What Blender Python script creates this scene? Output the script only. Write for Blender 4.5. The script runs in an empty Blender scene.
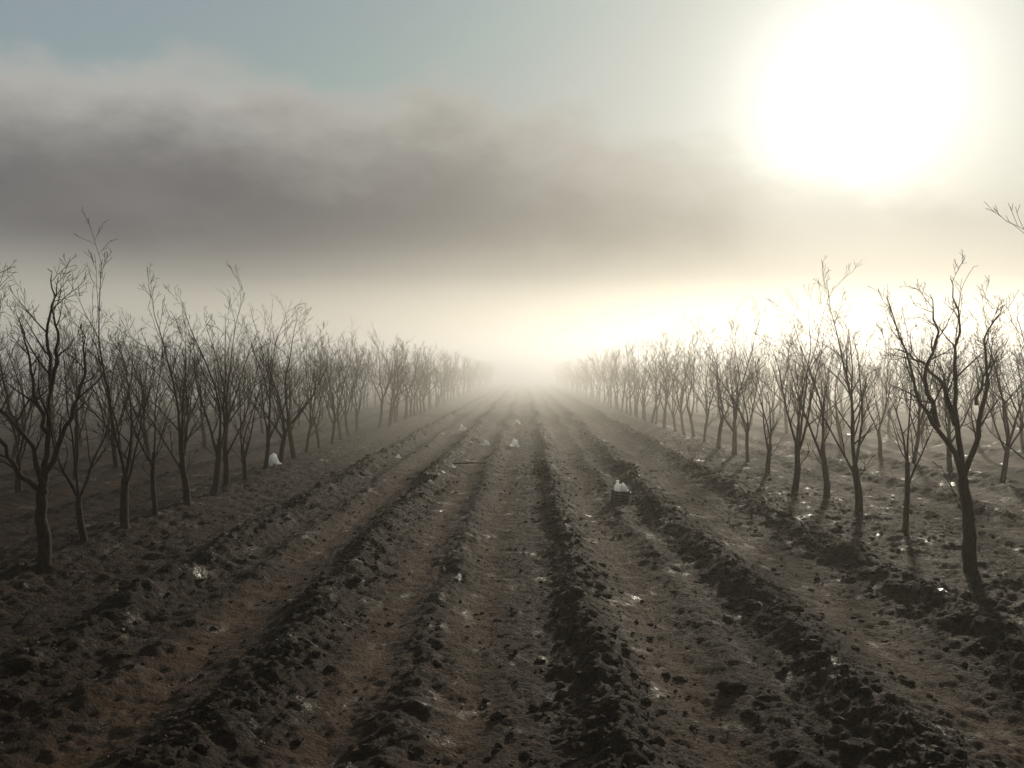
import bpy, bmesh, math, random
import numpy as np
from mathutils import Vector, Matrix

random.seed(7)
scene = bpy.context.scene
scene.view_settings.view_transform = 'Standard'
scene.view_settings.look = 'None'
scene.view_settings.exposure = 0
scene.view_settings.gamma = 1

CAM_H = 2.55; F = 796.0; VX, VY = 525.0, 372.0
SUN_AZ = math.radians(22.4); SUN_EL = math.radians(17.6)
SUN = Vector((math.sin(SUN_AZ)*math.cos(SUN_EL), math.cos(SUN_AZ)*math.cos(SUN_EL), math.sin(SUN_EL)))

# ------------------------------------------------------------------ noise
def _hash(xi, yi, seed):
    h = (xi*374761393 + yi*668265263 + seed*1442695041) & 0xffffffff
    h = ((h ^ (h >> 13))*1274126177) & 0xffffffff
    h = ((h ^ (h >> 16))*2246822519) & 0xffffffff
    return ((h ^ (h >> 15)) & 0xffffff)/float(0xffffff)
def vnoise(x, y, seed=0):
    x = np.asarray(x, dtype=np.float64); y = np.asarray(y, dtype=np.float64)
    xf = np.floor(x); yf = np.floor(y)
    xi = xf.astype(np.int64); yi = yf.astype(np.int64)
    fx = x-xf; fy = y-yf
    fx = fx*fx*(3-2*fx); fy = fy*fy*(3-2*fy)
    a = _hash(xi, yi, seed); b = _hash(xi+1, yi, seed)
    c = _hash(xi, yi+1, seed); d = _hash(xi+1, yi+1, seed)
    return (a*(1-fx)+b*fx)*(1-fy)+(c*(1-fx)+d*fx)*fy
def fbm(x, y, seed=0, octv=4, gain=0.5):
    s = 0; a = 1; t = 0
    c, sn = math.cos(0.6), math.sin(0.6)
    for i in range(octv):
        s = s+a*vnoise(x, y, seed+i*17); t += a; a *= gain
        x, y = (x*c-y*sn)*2.03+5.1, (x*sn+y*c)*2.03+1.7
    return s/t
def sstep(a, b, x):
    t = np.clip((x-a)/(b-a), 0, 1); return t*t*(3-2*t)

# ------------------------------------------------------------------ ground
RIDGES = [(-4.15, .27, .19), (-2.15, .25, .18), (.67, .22, .16), (2.6, .27, .18), (4.45, .28, .17), (-.85, .17, .06), (-3.35, .14, .045), (1.85, .15, .045)]
TRACKS = [(-2.95, .26, -.065), (-1.35, .24, -.055), (-.42, .22, -.04), (1.35, .28, -.065), (3.45, .30, -.06)]
def ground_parts(x, y):
    x = np.asarray(x, dtype=np.float64); y = np.asarray(y, dtype=np.float64)
    w = (vnoise(y*.22, x*.1, 3)-.5)*.30 + (vnoise(y*.9, x*.4, 5)-.5)*.14
    X = x+w
    rm = np.zeros_like(X); h = np.zeros_like(X)
    inner = 1-sstep(5.0, 5.6, np.abs(X))
    for x0, s, a in RIDGES:
        g = np.exp(-((X-x0)/s)**2)
        h = h+a*g*(.6+.8*vnoise(y*1.3, x*0+x0, 9))
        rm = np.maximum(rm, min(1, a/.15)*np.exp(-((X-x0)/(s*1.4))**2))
    tm = np.zeros_like(X)
    for x0, s, a in TRACKS:
        g = np.exp(-((X-x0)/s)**2); h = h+a*g; tm = np.maximum(tm, g)
    for x0 in (-6.1, 5.8):
        h = h+.17*np.exp(-((X-x0)/.75)**2)
    outer = sstep(6.8, 7.6, np.abs(X))
    per = .5+.5*np.cos((np.abs(X)-9.8)*2*math.pi/1.32)
    ber = .5+.5*np.cos((np.abs(X)-9.9)*2*math.pi/4.0)
    h = h+outer*(.10*per**3+.14*ber**2)
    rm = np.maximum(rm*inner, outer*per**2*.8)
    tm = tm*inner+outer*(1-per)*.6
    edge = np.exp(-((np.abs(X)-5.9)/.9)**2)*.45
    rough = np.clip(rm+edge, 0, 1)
    return X, h, rough, rm, tm
def ground_h(x, y, detail=True):
    X, h, rough, rm, tm = ground_parts(x, y)
    h = h+(fbm(x*.35, y*.25, 21, 3)-.5)*.14
    if detail:
        fade = 1-sstep(60, 130, np.abs(np.asarray(y, dtype=np.float64)))
        patch = fbm(x*.9, y*.7, 77, 3)
        rg = np.clip(.17+rough*.72+(patch-.5)*.9-.15*tm, .06, 1)
        n1 = fbm(x*5.5, y*5.0, 31, 4, .55)
        n2 = 1-np.abs(2*fbm(x*9, y*8, 41, 3, .55)-1)
        n3 = vnoise(x*22, y*22, 55)
        h = h+fade*((n1-.5)*(.045+.14*rg)+(n2-.75)*(.02+.07*rg)+(n3-.5)*(.012+.022*rg))
    return h, rough, rm, tm

def mesh_from_arrays(name, co, faces4, smooth=True):
    me = bpy.data.meshes.new(name)
    nv = len(co); nf = len(faces4); k = faces4.shape[1]
    me.vertices.add(nv); me.vertices.foreach_set('co', co.astype(np.float32).ravel())
    me.loops.add(nf*k); me.loops.foreach_set('vertex_index', faces4.astype(np.int32).ravel())
    me.polygons.add(nf)
    me.polygons.foreach_set('loop_start', np.arange(0, nf*k, k, dtype=np.int32))
    me.polygons.foreach_set('loop_total', np.full(nf, k, dtype=np.int32))
    me.polygons.foreach_set('use_smooth', np.full(nf, smooth, dtype=bool))
    me.update(calc_edges=True); me.validate()
    return me
def add_obj(name, me, parent=None, mat=None):
    o = bpy.data.objects.new(name, me)
    scene.collection.objects.link(o)
    if parent: o.parent = parent
    if mat and me and not me.materials: me.materials.append(mat)
    return o

ys = [-60, -30, -12, -4, 0, 2]
y = 3.0
while y < 170:
    ys.append(y); y += max(.02, .0042*y)
while y < 2500:
    ys.append(y); y *= 1.05
ys = np.array(ys)
xp = list(np.arange(0, 7.6, .027)); x = 7.6
while x < 2200:
    xp.append(x); x += max(.035, (x-7)*.03)
xp = np.array(xp); xs = np.concatenate([-xp[:0:-1], xp])
GX, GY = np.meshgrid(xs, ys)
H, rough, rm, tm = ground_h(GX, GY)
nx, ny = len(xs), len(ys)
co = np.stack([GX, GY, H], -1).reshape(-1, 3)
idx = np.arange(nx*ny).reshape(ny, nx)
fc = np.stack([idx[:-1, :-1], idx[:-1, 1:], idx[1:, 1:], idx[1:, :-1]], -1).reshape(-1, 4)
gme = mesh_from_arrays('ground', co, fc)
for nm, arr in (('ridge', rm), ('track', tm)):
    at = gme.attributes.new(nm, 'FLOAT', 'POINT'); at.data.foreach_set('value', arr.astype(np.float32).ravel())

# ------------------------------------------------------------------ materials
def new_mat(name):
    m = bpy.data.materials.new(name); m.use_nodes = True
    nt = m.node_tree; b = nt.nodes['Principled BSDF']
    return m, nt, b
def nd(nt, t, **kw):
    n = nt.nodes.new(t)
    for k, v in kw.items():
        setattr(n, k, v)
    return n
def mth(nt, op, a, b=None, c=None, clamp=False):
    n = nt.nodes.new('ShaderNodeMath'); n.operation = op; n.use_clamp = clamp
    for i, v in enumerate((a, b, c)):
        if v is None: continue
        if isinstance(v, (int, float)): n.inputs[i].default_value = v
        else: nt.links.new(v, n.inputs[i])
    return n.outputs[0]
def mixc(nt, f, a, b, mode='MIX'):
    n = nt.nodes.new('ShaderNodeMix'); n.data_type = 'RGBA'; n.blend_type = mode; n.clamp_factor = True
    for s, v in ((n.inputs[0], f), (n.inputs[6], a), (n.inputs[7], b)):
        if isinstance(v, (int, float)): s.default_value = v
        elif isinstance(v, tuple): s.default_value = (*v, 1)
        else: nt.links.new(v, s)
    return n.outputs[2]
def mixf(nt, f, a, b):
    n = nt.nodes.new('ShaderNodeMix'); n.data_type = 'FLOAT'
    for s, v in ((n.inputs[0], f), (n.inputs[2], a), (n.inputs[3], b)):
        if isinstance(v, (int, float)): s.default_value = v
        else: nt.links.new(v, s)
    return n.outputs[0]
def maprange(nt, v, a, b, c=0., d=1., smooth=True):
    n = nt.nodes.new('ShaderNodeMapRange'); n.interpolation_type = 'SMOOTHSTEP' if smooth else 'LINEAR'
    nt.links.new(v, n.inputs[0])
    for i, q in enumerate((a, b, c, d)):
        n.inputs[i+1].default_value = q
    return n.outputs[0]
def noise(nt, vec, scale, detail=4, rough=.55, dist=0.):
    n = nt.nodes.new('ShaderNodeTexNoise'); n.inputs['Scale'].default_value = scale
    n.inputs['Detail'].default_value = detail; n.inputs['Roughness'].default_value = rough
    n.inputs['Distortion'].default_value = dist
    nt.links.new(vec, n.inputs['Vector']); return n.outputs['Fac']

def soil_material(name, ground=True):
    m, nt, b = new_mat(name)
    g = nt.nodes.new('ShaderNodeNewGeometry').outputs['Position']
    n1 = noise(nt, g, .8, 3); n2 = noise(nt, g, 9, 4, .65); n3 = noise(nt, g, 70, 2, .6)
    col = mixc(nt, maprange(nt, n2, .3, .7), (.0088, .0044, .0024), (.031, .0162, .0084))
    if ground:
        tr = nd(nt, 'ShaderNodeAttribute', attribute_name='track').outputs['Fac']
        ri = nd(nt, 'ShaderNodeAttribute', attribute_name='ridge').outputs['Fac']
        f = mth(nt, 'MULTIPLY', tr, maprange(nt, n1, .25, .65, .25, .95))
        f = mth(nt, 'MULTIPLY', f, maprange(nt, n2, .25, .6, .3, 1.))
        col = mixc(nt, f, col, (.080, .047, .027))
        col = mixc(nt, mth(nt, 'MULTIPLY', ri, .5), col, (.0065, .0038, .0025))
    col = mixc(nt, maprange(nt, n3, .64, .76, 0, .35), col, (.06, .040, .025))
    nt.links.new(col, b.inputs['Base Color'])
    wn = noise(nt, g, 2.2, 4, .7)
    wet = maprange(nt, wn, .54, .67); wet2 = maprange(nt, wn, .64, .71)
    r = maprange(nt, n3, .3, .7, .7, .97)
    r1 = mixf(nt, mth(nt, 'MULTIPLY', wet, .7), r, .46)
    nt.links.new(mixf(nt, wet2, r1, .25), b.inputs['Roughness'])
    nt.links.new(mixf(nt, wet2, .11, .32), b.inputs['Specular IOR Level'])
    vor = nt.nodes.new('ShaderNodeTexVoronoi'); vor.inputs['Scale'].default_value = 27
    nt.links.new(g, vor.inputs['Vector'])
    hgt = mth(nt, 'ADD', noise(nt, g, 40, 4, .74), mth(nt, 'MULTIPLY', vor.outputs['Distance'], -.5))
    bp = nt.nodes.new('ShaderNodeBump'); bp.inputs['Strength'].default_value = 1.; bp.inputs['Distance'].default_value = .035
    nt.links.new(hgt, bp.inputs['Height']); nt.links.new(bp.outputs[0], b.inputs['Normal'])
    return m
soil = soil_material('tilled_soil'); clodm = soil_material('clod_soil', False)
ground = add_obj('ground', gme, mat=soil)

def ico(sub):
    bm = bmesh.new(); bmesh.ops.create_icosphere(bm, subdivisions=sub, radius=1)
    v = np.array([p.co[:] for p in bm.verts]); f = np.array([[p.index for p in q.verts] for q in bm.faces]); bm.free()
    return v, f
V2, F2 = ico(2)
def clods(n, ymin, ymax, smin, smax, pw, seed):
    r = np.random.default_rng(seed)
    yy = ymin*(ymax/ymin)**r.random(n)
    ch = r.random(n)
    rx = np.array([a[0] for a in RIDGES])[r.integers(0, 5, n)]+r.normal(0, .26, n)
    w = (vnoise(yy*.22, rx*.1, 3)-.5)*.30+(vnoise(yy*.9, rx*.4, 5)-.5)*.14
    xx = np.where(ch < .45, rx-w, r.uniform(-8.5, 8.5, n))
    size = smin*(smax/smin)**(r.random(n)**pw)
    size = np.where(ch < .45, size, size*.6)
    z, *_ = ground_h(xx, yy)
    ph = r.uniform(0, 6.28, (n, 1, 3)); fr = r.uniform(1.5, 3.5, (n, 1, 3))
    d = 1+.22*np.sin(V2[None, :, 0:1]*fr[..., 0:1]+ph[..., 0:1])+.2*np.sin(V2[None, :, 1:2]*fr[..., 1:2]*1.4+ph[..., 1:2])+r.normal(0, .11, (n, len(V2), 1))
    P = V2[None]*d*np.stack([r.uniform(.7, 1.5, n), r.uniform(.7, 1.5, n), r.uniform(.4, .85, n)], -1)[:, None, :]*size[:, None, None]
    a = r.uniform(0, 6.28, n); ca, sa = np.cos(a)[:, None], np.sin(a)[:, None]
    X = P[..., 0]*ca-P[..., 1]*sa; Y = P[..., 0]*sa+P[..., 1]*ca
    P = np.stack([X+xx[:, None], Y+yy[:, None], P[..., 2]+(z+size*.05)[:, None]], -1)
    fcs = (F2[None]+(np.arange(n)*len(V2))[:, None, None]).reshape(-1, 3)
    return P.reshape(-1, 3), fcs
c1, f1 = clods(15000, 4.2, 34, .007, .055, 2.3, 1)
soil_clods = add_obj('soil_clods', mesh_from_arrays('soil_clods', c1, f1, False), mat=clodm)

n = 3000; r = np.random.default_rng(5)
yy = 4.2*(40/4.2)**r.random(n); xx = r.uniform(-8, 8, n)
zz, *_ = ground_h(xx, yy)
sz = r.uniform(.006, .020, n); asp = r.uniform(.2, .8, n); a = r.uniform(0, 6.28, n)
u = np.array([-1, 0, 1, -1, 0, 1])[None]; v = np.array([-1, -1, -1, 1, 1, 1])[None]
px = u*sz[:, None]; py = v*(sz*asp)[:, None]; pz = (np.abs(u)*r.uniform(.1, .9, n)[:, None]+v*r.uniform(-.4, .4, n)[:, None])*sz[:, None]
P = np.stack([px*np.cos(a)[:, None]-py*np.sin(a)[:, None]+xx[:, None], px*np.sin(a)[:, None]+py*np.cos(a)[:, None]+yy[:, None], pz+(zz+.012)[:, None]], -1).reshape(-1, 3)
q = np.array([[0, 1, 4, 3], [1, 2, 5, 4]])
fcs = (q[None]+(np.arange(n)*6)[:, None, None]).reshape(-1, 4)
m, nt, b = new_mat('dry_leaf')
g = nt.nodes.new('ShaderNodeNewGeometry').outputs['Position']
nt.links.new(mixc(nt, maprange(nt, noise(nt, g, 6, 2), .35, .65), (.03, .019, .011), (.11, .072, .044)), b.inputs['Base Color'])
b.inputs['Roughness'].default_value = .8; b.inputs['Specular IOR Level'].default_value = .15
add_obj('leaf_litter', mesh_from_arrays('leaf_litter', P, fcs), mat=m)

# ------------------------------------------------------------------ trees
bark, nt, b = new_mat('bark')
oc = nt.nodes.new('ShaderNodeTexCoord').outputs['Object']
mp = nt.nodes.new('ShaderNodeMapping'); mp.inputs['Scale'].default_value = (1, 1, .3); nt.links.new(oc, mp.inputs['Vector'])
bn = noise(nt, mp.outputs[0], 38, 3, .7)
nt.links.new(mixc(nt, maprange(nt, bn, .3, .7), (.010, .0062, .0040), (.040, .026, .017)), b.inputs['Base Color'])
b.inputs['Roughness'].default_value = .85
b.inputs['Specular IOR Level'].default_value = .15
bp = nt.nodes.new('ShaderNodeBump'); bp.inputs['Strength'].default_value = .8; bp.inputs['Distance'].default_value = .012
nt.links.new(bn, bp.inputs['Height']); nt.links.new(bp.outputs[0], b.inputs['Normal'])

class TB:
    def __init__(s): s.v = []; s.f = []
    def tube(s, pts, rad, k):
        n = len(pts); base = len(s.v)
        t = (pts[1]-pts[0]).normalized()
        a = t.orthogonal().normalized()
        for i in range(n):
            if i < n-1: t = (pts[i+1]-pts[i]).normalized()
            a = (a-t*a.dot(t)).normalized(); bb = t.cross(a)
            for j in range(k):
                an = 2*math.pi*j/k
                s.v.append(pts[i]+(a*math.cos(an)+bb*math.sin(an))*rad[i])
        for i in range(n-1):
            for j in range(k):
                p = base+i*k+j; q = base+i*k+(j+1) % k
                s.f.append((p, q, q+k, p+k))
    def mesh(s, name):
        co = np.array([p[:] for p in s.v]); fc = np.array(s.f)
        me = mesh_from_arrays(name, co, fc); me.materials.append(bark); return me

def rvec(R, s=1.): return Vector((R.gauss(0, s), R.gauss(0, s), R.gauss(0, s)))
def walk(R, p, d, L, n, wander, up):
    pts = [p.copy()]; d = d.normalized()
    st = L/n
    for i in range(n):
        d = (d+rvec(R, wander)+Vector((0, 0, up))).normalized()
        p = p+d*st; pts.append(p.copy())
    return pts
def sample(pts, t):
    f = t*(len(pts)-1); i = min(int(f), len(pts)-2)
    return pts[i].lerp(pts[i+1], f-i), (pts[i+1]-pts[i]).normalized()
def side_dir(R, t, ang):
    o = t.orthogonal().normalized(); o.rotate(Matrix.Rotation(R.uniform(0, 6.283), 3, t))
    return (t*math.cos(ang)+o*math.sin(ang)).normalized()

MINR = .0027
def children(tb, R, pts, rad, level, L, maxlev):
    if level > maxlev: return
    cfg = {2: (7, 10, .20, .44), 3: (3, 6, .28, .52), 4: (1, 2, .35, .6)}[level]
    cnt = R.randint(cfg[0], cfg[1])
    for i in range(cnt):
        t = (i+R.random())/cnt*.84+.14
        p, d = sample(pts, t)
        ri = min(int(t*(len(rad)-1)), len(rad)-1)
        r0 = min(rad[ri]*.6, {2: .015, 3: .0068, 4: .004}[level])
        ln = L*R.uniform(cfg[2], cfg[3])*(1.3-.75*t)
        ln = max(ln, {2: .32, 3: .14, 4: .06}[level])
        dd = side_dir(R, d, R.uniform(.4, .95)); dd.z += .2; dd.normalize()
        n = {2: 7, 3: 4, 4: 2}[level]
        cp = walk(R, p, dd, ln, n, .10, .03)
        rr = [max(MINR, r0*(1-.8*j/n)) for j in range(n+1)]
        tb.tube(cp, rr, {2: 5, 3: 3, 4: 3}[level])
        children(tb, R, cp, rr, level+1, ln, maxlev)

def densify(R, poly, wob):
    out = []
    for i in range(len(poly)-1):
        a = poly[max(i-1, 0)]; b_ = poly[i]; c = poly[i+1]; d = poly[min(i+2, len(poly)-1)]
        for j in range(4):
            t = j/4
            p = .5*((2*b_)+(c-a)*t+(2*a-5*b_+4*c-d)*t*t+(3*b_-a-3*c+d)*t**3)
            out.append(p+(rvec(R, wob) if (i+j) else Vector()))
    out.append(poly[-1]); return out

def make_tree(name, seed, guide=None, maxlev=4, slim=1., tall=1.04):
    R = random.Random(seed); tb = TB()
    if guide is None:
        fork = R.uniform(.7, 1.35)
        tp = walk(R, Vector((0, 0, -.15)), Vector((R.gauss(0, .09), R.gauss(0, .09), 1)), fork+.15, 8, .06, .05)
        r0 = R.uniform(.052, .075)*slim; rt = [r0*(1.3 if i == 0 else 1.15 if i == 1 else 1)*(1-.28*i/8) for i in range(9)]
        limbs = []
        k = R.randint(3, 5); a0 = R.uniform(0, 6.28)
        for i in range(k):
            a = a0+i*6.283/k+R.gauss(0, .35)
            tilt = R.uniform(.22, .54) if i else R.uniform(.03, .15)
            t = R.uniform(.65, 1.) if i else 1.
            p, _ = sample(tp, t)
            d = Vector((math.cos(a)*math.sin(tilt), math.sin(a)*math.sin(tilt), math.cos(tilt)))
            L = (R.uniform(1.9, 2.8) if i else R.uniform(2.6, 2.9)+(1-fork)*.6)*tall
            lp = walk(R, p, d, L*(1-.15*tilt), 14, .07, .025)
            rl = rt[-1]*R.uniform(.45, .72)
            limbs.append((lp, [max(.0036, rl*(1-.9*(j/14)**.75)) for j in range(15)], L))
    else:
        tp = densify(R, guide[0], .008); m_ = len(tp)-1
        r0 = .084; rt = [r0*(1.3 if i == 0 else 1.12 if i == 1 else 1)*(1-.3*i/m_) for i in range(m_+1)]
        limbs = []
        for g_ in guide[1]:
            lp = densify(R, g_, .014); L = sum((lp[i+1]-lp[i]).length for i in range(len(lp)-1)); mm = len(lp)-1
            rl = .044*min(1, L/2.4+.15)
            limbs.append((lp, [max(.0036, rl*(1-.9*(j/mm)**.75)) for j in range(mm+1)], L*.72))
    tb.tube(tp, rt, 10)
    for lp, rl, L in limbs:
        tb.tube(lp, rl, 7)
        children(tb, R, lp, rl, 2, L, maxlev)
    for i in range(R.randint(0, 2)):
        p, d = sample(tp, R.uniform(.5, .9))
        sp = walk(R, p, side_dir(R, d, .9), R.uniform(.3, .8), 6, .12, .12)
        tb.tube(sp, [.010*(1-.75*j/6) for j in range(7)], 4); children(tb, R, sp, [.01]*7, 3, .5, 4)
    return tb.mesh(name)

def px_guide(base, s, trunk, limbs, seed):
    R = random.Random(seed)
    def cv(l, start=None):
        yd = R.uniform(-.35, .35); out = []
        for i, (x_, y_) in enumerate(l):
            out.append(Vector(((x_-base[0])*s, 0 if start is None else yd*i/len(l)*1.6, (base[1]-y_)*s)))
        return out
    return cv(trunk), [cv(l, 1) for l in limbs]

gl = px_guide((40, 575), .01256, [(40, 588), (38, 545), (35, 520), (38, 490)],
  [[(38, 492), (42, 450), (46, 395), (43, 345), (48, 305), (42, 278)],
   [(36, 500), (18, 482), (2, 455), (-18, 420), (-28, 380), (-30, 345)],
   [(38, 488), (56, 445), (72, 405), (78, 365), (74, 330)],
   [(43, 440), (28, 400), (20, 360), (8, 325)],
   [(46, 395), (58, 360), (62, 325), (72, 290)],
   [(40, 500), (25, 440), (-2, 405), (-8, 370)]], 3)
gr = px_guide((967, 572), .01275, [(967, 585), (966, 545), (965, 515), (960, 482)],
  [[(960, 484), (942, 445), (912, 405), (893, 360), (872, 308)],
   [(960, 482), (952, 425), (948, 375), (952, 330), (942, 288)],
   [(961, 486), (968, 440), (975, 390), (970, 350), (982, 316)],
   [(935, 432), (918, 385), (925, 340), (912, 306)],
   [(952, 430), (935, 385), (905, 362), (884, 355)],
   [(972, 410), (990, 375), (1000, 345)]], 4)
hero_l = make_tree('bare_tree_mesh', 101, gl); hero_r = make_tree('bare_tree_mesh', 102, gr)
variants = [make_tree('bare_tree_mesh', 200+i, slim=1-.02*(i % 4)) for i in range(14)]
MINR = .0045
far_var = [make_tree('bare_tree_mesh', 400+i, maxlev=3) for i in range(5)]

def put_tree(me, x, y, parent=None, name='bare_tree', rot=None, s=None):
    R = random
    z = float(ground_h(np.array([x]), np.array([y]), False)[0][0])
    o = add_obj(name, me, parent)
    o.location = (x, y, z-.02)
    o.rotation_euler = (0, 0, R.uniform(0, 6.28) if rot is None else rot)
    q = R.uniform(.98, 1.13) if s is None else s
    o.scale = (q, q, q)
    return o
def at(pxx, pyy):
    d = F*CAM_H/(pyy-VY); return (pxx-VX)/F*d, d
put_tree(hero_l, *at(40, 583), rot=0, s=.985)
put_tree(hero_r, *at(967, 580), rot=0, s=.985)
near_l = [(82, 557), (122, 543), (152, 528), (185, 516), (210, 504), (225, 495), (243, 487), (262, 478), (279, 471), (294, 464), (305, 459), (318, 453), (330, 448), (340, 443), (349, 439), (357, 435)]
near_r = [(903, 543), (858, 522), (825, 504), (793, 495), (767, 480), (747, 468), (733, 461), (717, 454), (704, 448), (693, 443), (684, 439), (675, 435)]
vi = 0
for l in (near_l, near_r):
    for p in l:
        put_tree(variants[vi % 14], *at(*p), s=(.88 if p in ((82, 557), (152, 528), (903, 543)) else None)); vi += 1
put_tree(variants[5], 5.75, 8.35, s=.94); put_tree(variants[2], -6.25, 8.75, s=.97)
for yv in (6.6, 4.9, 3.1):
    put_tree(variants[vi % 14], 5.95, yv, s=.93); vi += 1
    put_tree(variants[vi % 14], -6.25, yv+.3, s=.93); vi += 1
rows = bpy.data.objects.new('distant_orchard_trees', None); scene.collection.objects.link(rows)
def fill(x0, y0, y1, sp):
    yv = y0
    while yv < y1:
        me = random.choice(variants if yv < 30 else far_var)
        put_tree(me, x0+random.gauss(0, .12), yv+random.gauss(0, .12), rows, 'tree', s=random.uniform(.93, 1.08))
        yv += sp*(1 if yv < 60 else 1.25)
fill(-6.1, at(357, 435)[1]+1.2, 150, 1.25); fill(5.85, at(675, 435)[1]+1.3, 150, 1.35)
for i in range(5):
    fill(-9.9-4*i, 7+2*i, 80, 1.75); fill(9.9+4*i, 9+2*i, 80, 1.95)

# ------------------------------------------------------------------ debris
def gz(x, y): return float(ground_h(np.array([x]), np.array([y]))[0][0])
pl, nt, b = new_mat('white_plastic')
g = nt.nodes.new('ShaderNodeNewGeometry').outputs['Position']
nt.links.new(mixc(nt, noise(nt, g, 9, 3), (.75, .75, .73), (.9, .9, .88)), b.inputs['Base Color'])
b.inputs['Roughness'].default_value = .25
tn = nt.nodes.new('ShaderNodeBsdfTranslucent'); tn.inputs[0].default_value = (.92, .92, .9, 1)
ms = nt.nodes.new('ShaderNodeMixShader'); ms.inputs[0].default_value = .7
nt.links.new(b.outputs[0], ms.inputs[1]); nt.links.new(tn.outputs[0], ms.inputs[2])
nt.links.new(ms.outputs[0], nt.nodes['Material Output'].inputs['Surface'])
def crumple(size, hgt, seed):
    k = 17; t = np.linspace(-1, 1, k); U, W = np.meshgrid(t, t)
    rr = np.sqrt(U**2+W**2)
    Z = sstep(1.5, .2, rr)*hgt*(.2+1.1*fbm(U*2.2+seed*3.1, W*2.2, seed, 3))+(fbm(U*5+seed, W*5, seed+3, 2)-.5)*hgt*.5
    ang = (fbm(U*1.5+seed, W*1.5, seed+8, 2)-.5)*4; q_ = .45+.4*vnoise(U*1.5+3, W*1.5+seed, seed+9)
    X = (U*np.cos(ang)-W*np.sin(ang))*size*q_; Y = (U*np.sin(ang)+W*np.cos(ang))*size*q_*.8
    co = np.stack([X, Y, Z], -1).reshape(-1, 3); id_ = np.arange(k*k).reshape(k, k)
    return mesh_from_arrays('plastic', co, np.stack([id_[:-1, :-1], id_[:-1, 1:], id_[1:, 1:], id_[1:, :-1]], -1).reshape(-1, 4), False)
for i, (a_, b_, s_, hh) in enumerate([(272, 473, .24, .30), (463, 435, .30, .26), (515, 447, .20, .30), (486, 445, .22, .18), (398, 459, .12, .12), (517, 424, .26, .26), (459, 583, .05, .05)]):
    x_, y_ = at(a_, b_)
    o = add_obj('plastic_litter', crumple(s_, hh, i+2), mat=pl); o.location = (x_, y_, gz(x_, y_)+.04); o.rotation_euler = (0, 0, i*1.3)

x_, y_ = at(620, 503)
cr = bpy.data.objects.new('plastic_crate', None); scene.collection.objects.link(cr)
cz = gz(x_, y_)-.01
cr.location = (x_, y_, cz); cr.rotation_euler = (.04, .03, .25)
dk, nt, b = new_mat('dark_plastic'); b.inputs['Base Color'].default_value = (.02, .018, .016, 1); b.inputs['Roughness'].default_value = .6
def boxes(name, lst, mat, parent, bev=.004):
    bm = bmesh.new()
    for (cx, cy, cz_, sx, sy, sz_) in lst:
        bmesh.ops.create_cube(bm, size=1, matrix=Matrix.Translation((cx, cy, cz_)) @ Matrix.Diagonal((sx, sy, sz_, 1)))
    me = bpy.data.meshes.new(name); bm.to_mesh(me); bm.free()
    o = add_obj(name, me, parent, mat); md = o.modifiers.new('b', 'BEVEL'); md.width = bev; md.segments = 2
    return o
w_, d_, h_ = .27, .22, .26
boxes('base', [(0, 0, .01, w_-.03, d_-.03, .02)], dk, cr)
sl = []
for zc in (.04, .095, .15, .205):
    sl += [(0, -d_/2, zc, w_-.03, .012, .050), (0, d_/2, zc, w_-.03, .012, .050), (-w_/2, 0, zc, .012, d_-.03, .050), (w_/2, 0, zc, .012, d_-.03, .050)]
boxes('slats', sl, dk, cr)
boxes('corner_posts', [(sx*w_/2, sy*d_/2, .12, .026, .026, .24) for sx in (-1, 1) for sy in (-1, 1)], dk, cr)
prof = [(0, .02), (.062, .02), (.07, .035), (.07, .30), (.062, .34), (.028, .375), (.024, .382), (.024, .405), (.03, .407), (.03, .43), (0, .432)]
k = 20; vv_ = []; ff_ = []
for i, (rr_, zz_) in enumerate(prof):
    for j in range(k):
        an = 2*math.pi*j/k; vv_.append((max(rr_, .0005)*math.cos(an), max(rr_, .0005)*math.sin(an), zz_))
for i in range(len(prof)-1):
    for j in range(k):
        ff_.append((i*k+j, i*k+(j+1) % k, (i+1)*k+(j+1) % k, (i+1)*k+j))
jug = bpy.data.objects.new('plastic_jug', None); scene.collection.objects.link(jug); jug.location = (x_-.03, y_, cz+.0); jug.rotation_euler = (.04, -.05, 0)
add_obj('body', mesh_from_arrays('jug', np.array(vv_), np.array(ff_)), jug, pl)
tb = TB(); tb.tube([Vector((.065, 0, .25)), Vector((.1, 0, .27)), Vector((.1, 0, .33)), Vector((.045, 0, .355))], [.01]*4, 8)
hm = mesh_from_arrays('handle', np.array([p[:] for p in tb.v]), np.array(tb.f)); add_obj('handle', hm, jug, pl)
o = add_obj('plastic_bag', crumple(.17, .16, 19), cr, pl); o.location = (.07, 0, .19)

tb = TB(); R = random.Random(9)
pts = walk(R, Vector((-.55, 0, .06)), Vector((1, .1, 0)), 1.1, 10, .07, 0); rr = [.03*(1-.6*j/10) for j in range(11)]
tb.tube(pts, rr, 7); children(tb, R, pts, rr, 3, .8, 4)
x_, y_ = at(466, 466); o = add_obj('fallen_branch', tb.mesh('fallen_branch')); o.location = (x_, y_, gz(x_, y_)+.02)
def lump(a_, b_, sx, sy, sz_, seed):
    v_, f_ = ico(4); n0 = fbm(v_[:, 0]*2+seed, v_[:, 1]*2+v_[:, 2]*1.7, seed, 4)
    v_ = v_*(.7+.6*n0)[:, None]; v_ = np.sign(v_)*np.abs(v_)**.75*np.array([sx, sy, sz_])
    x_, y_ = at(a_, b_); o = add_obj('earth_lump', mesh_from_arrays('earth_lump', v_, f_), mat=clodm); o.location = (x_, y_, gz(x_, y_)+sz_*.3); o.rotation_euler = (.1, .05, .3)
lump(733, 688, .11, .08, .06, 3); lump(850, 752, .07, .06, .04, 6); lump(15, 690, .09, .08, .06, 8)

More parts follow.
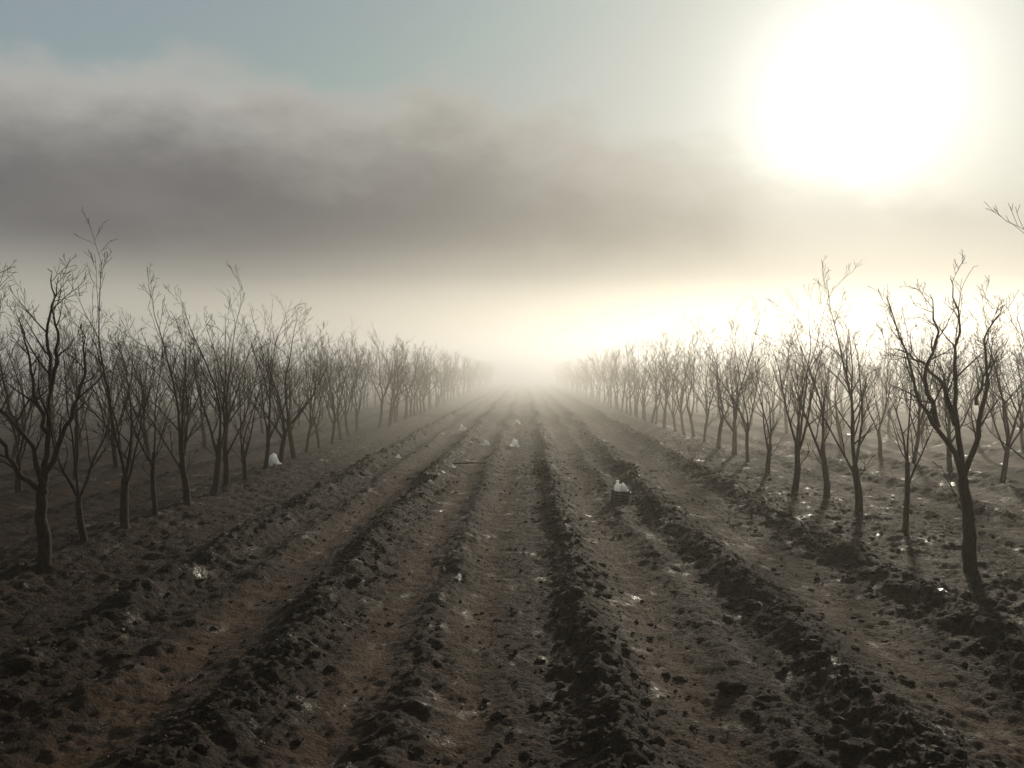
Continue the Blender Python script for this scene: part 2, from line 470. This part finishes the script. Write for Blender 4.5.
# ------------------------------------------------------------------ fog (real scattering volumes)
def fog_mat(name, dens, g_, col=(1, .96, .86)):
    m = bpy.data.materials.new(name); m.use_nodes = True; nt = m.node_tree
    nt.nodes.remove(nt.nodes['Principled BSDF'])
    s = nt.nodes.new('ShaderNodeVolumeScatter'); s.inputs['Color'].default_value = (*col, 1)
    s.inputs['Density'].default_value = dens; s.inputs['Anisotropy'].default_value = g_
    nt.links.new(s.outputs[0], nt.nodes['Material Output'].inputs['Volume'])
    return m
fog = bpy.data.objects.new('fog', None); scene.collection.objects.link(fog)
def fog_slab(name, y0, top, xw, far, mat):
    bm = bmesh.new(); z0 = -2 - y0*.01
    bmesh.ops.create_cube(bm, size=1, matrix=Matrix.Translation((0, (y0+far)/2, (top+z0)/2)) @ Matrix.Diagonal((2*xw, far-y0, top-z0, 1)))
    me = bpy.data.meshes.new(name); bm.to_mesh(me); bm.free(); add_obj(name, me, fog, mat)
fog_slab('haze_layer', -60, 12, 700, 900, fog_mat('haze', .0022, .6))
fog_slab('mist_layer', 20, 6.5, 690, 890, fog_mat('mist', .009, .6))
fog_slab('fog_bank', 45, 8, 680, 880, fog_mat('dense_fog', .014, .6))

# ------------------------------------------------------------------ sky
w = bpy.data.worlds.new('sky'); scene.world = w; w.use_nodes = True; nt = w.node_tree
bg = nt.nodes['Background']; bg.inputs['Strength'].default_value = .1
st = nt.nodes.new('ShaderNodeTexSky'); st.sky_type = 'NISHITA'; st.sun_disc = False
st.sun_elevation = SUN_EL; st.sun_rotation = SUN_AZ; st.dust_density = .1; st.air_density = 1.0
gen = nt.nodes.new('ShaderNodeTexCoord').outputs['Generated']
sep = nt.nodes.new('ShaderNodeSeparateXYZ'); nt.links.new(gen, sep.inputs[0])
X, Y, Z = sep.outputs
uu = mth(nt, 'ARCTAN2', X, Y)
hz = mth(nt, 'SQRT', mth(nt, 'ADD', mth(nt, 'MULTIPLY', X, X), mth(nt, 'MULTIPLY', Y, Y)))
vv = mth(nt, 'DIVIDE', Z, mth(nt, 'MAXIMUM', hz, .05))
dt = nt.nodes.new('ShaderNodeVectorMath'); dt.operation = 'DOT_PRODUCT'; nt.links.new(gen, dt.inputs[0]); dt.inputs[1].default_value = SUN
cs = mth(nt, 'MAXIMUM', dt.outputs['Value'], 0.)
cb = nt.nodes.new('ShaderNodeCombineXYZ'); nt.links.new(mth(nt, 'MULTIPLY', uu, 1.), cb.inputs[0]); nt.links.new(mth(nt, 'MULTIPLY', vv, 1.7), cb.inputs[1])
nA = noise(nt, cb.outputs[0], 5.0, 4, .5, .2)
nB = noise(nt, cb.outputs[0], 15, 4, .58, .1)
nC = noise(nt, cb.outputs[0], 2.2, 2, .5)
ramp = nt.nodes.new('ShaderNodeValToRGB'); ramp.color_ramp.interpolation = 'EASE'
nt.links.new(mth(nt, 'DIVIDE', mth(nt, 'ADD', uu, 1.2), 2.4), ramp.inputs[0])
pts = [(-1.1, .33), (-.58, .345), (-.39, .372), (-.216, .348), (-.094, .378), (.031, .335), (.2165, .29), (.332, .235), (.44, .20), (.8, .19)]
els = ramp.color_ramp.elements
while len(els) < len(pts): els.new(.5)
for i in range(len(pts)): els[i].position = i*.001
for i in reversed(range(len(pts))): els[i].position = (pts[i][0]+1.2)/2.4
for i, (u_, v_) in enumerate(pts): els[i].color = (v_, v_, v_, 1)
top = mth(nt, 'ADD', ramp.outputs[0], mth(nt, 'ADD', mth(nt, 'MULTIPLY', mth(nt, 'SUBTRACT', nA, .5), .08), mth(nt, 'MULTIPLY', mth(nt, 'SUBTRACT', nB, .5), .07)))
below = mth(nt, 'SUBTRACT', top, vv)
upm = maprange(nt, below, -.012, .046)
lo = mth(nt, 'ADD', vv, mth(nt, 'MULTIPLY', mth(nt, 'SUBTRACT', nC, .5), .06))
lom = maprange(nt, lo, .065, .175)
thick = maprange(nt, below, .0, .16)
mask = mth(nt, 'MULTIPLY', upm, lom)
thin = maprange(nt, mth(nt, 'ADD', uu, mth(nt, 'MULTIPLY', mth(nt, 'SUBTRACT', nA, .5), .7)), .05, .36, 1., .55)
mask = mth(nt, 'MULTIPLY', mask, thin)
def addc(a, b_, f=1.): return mixc(nt, f, a, b_, 'ADD')
# low haze absorbs the aureole towards the horizon
ext = maprange(nt, vv, .03, .27, .25, 1.)
def glow(p, amp, col):
    n_ = nt.nodes.new('ShaderNodeVectorMath'); n_.operation = 'SCALE'; n_.inputs[0].default_value = col
    nt.links.new(mth(nt, 'MULTIPLY', mth(nt, 'MULTIPLY', mth(nt, 'POWER', cs, p), amp), ext), n_.inputs['Scale']); return n_.outputs[0]
gl_ = addc(addc(glow(170, 7, (1, .97, .87)), glow(40, 1.9, (1, .955, .78))), glow(12, 2.3, (1, .955, .80)))
clear = mixc(nt, 1., mixc(nt, .45, st.outputs[0], (3.2, 3.45, 3.25)), (3.3, 3.65, 3.6), 'DARKEN')
clear = addc(clear, gl_)
veil = maprange(nt, vv, .0, .36, .95, .1)
clear = mixc(nt, veil, clear, addc((4.7, 4.4, 3.6), gl_))
cloud = mixc(nt, thick, (4.7, 4.6, 4.25), (1.25, 1.21, 1.27))
cloud = mixc(nt, maprange(nt, nA, .42, .75, .0, .3), cloud, (2.6, 2.5, 2.35))
cloud = mixc(nt, maprange(nt, uu, -.45, .15, 0., .45), cloud, (3.1, 2.95, 2.5))
cloud = mixc(nt, .5, cloud, addc(cloud, gl_))
nt.links.new(mixc(nt, mask, clear, cloud), bg.inputs['Color'])

# ------------------------------------------------------------------ sun
sd = bpy.data.lights.new('sun', 'SUN'); sd.energy = 3.8; sd.angle = math.radians(4); sd.color = (1, .885, .69)
so = bpy.data.objects.new('sun', sd); scene.collection.objects.link(so)
so.rotation_euler = (-SUN).to_track_quat('-Z', 'Y').to_euler()

# ------------------------------------------------------------------ camera
cd = bpy.data.cameras.new('camera'); cd.lens = 28; cd.sensor_width = 36; cd.clip_end = 5000
cam = bpy.data.objects.new('camera', cd); scene.collection.objects.link(cam)
cam.location = (0, 0, CAM_H)
cam.rotation_euler = (math.radians(90-math.degrees(math.atan(12/F))), 0, math.atan(13/F))
scene.camera = cam
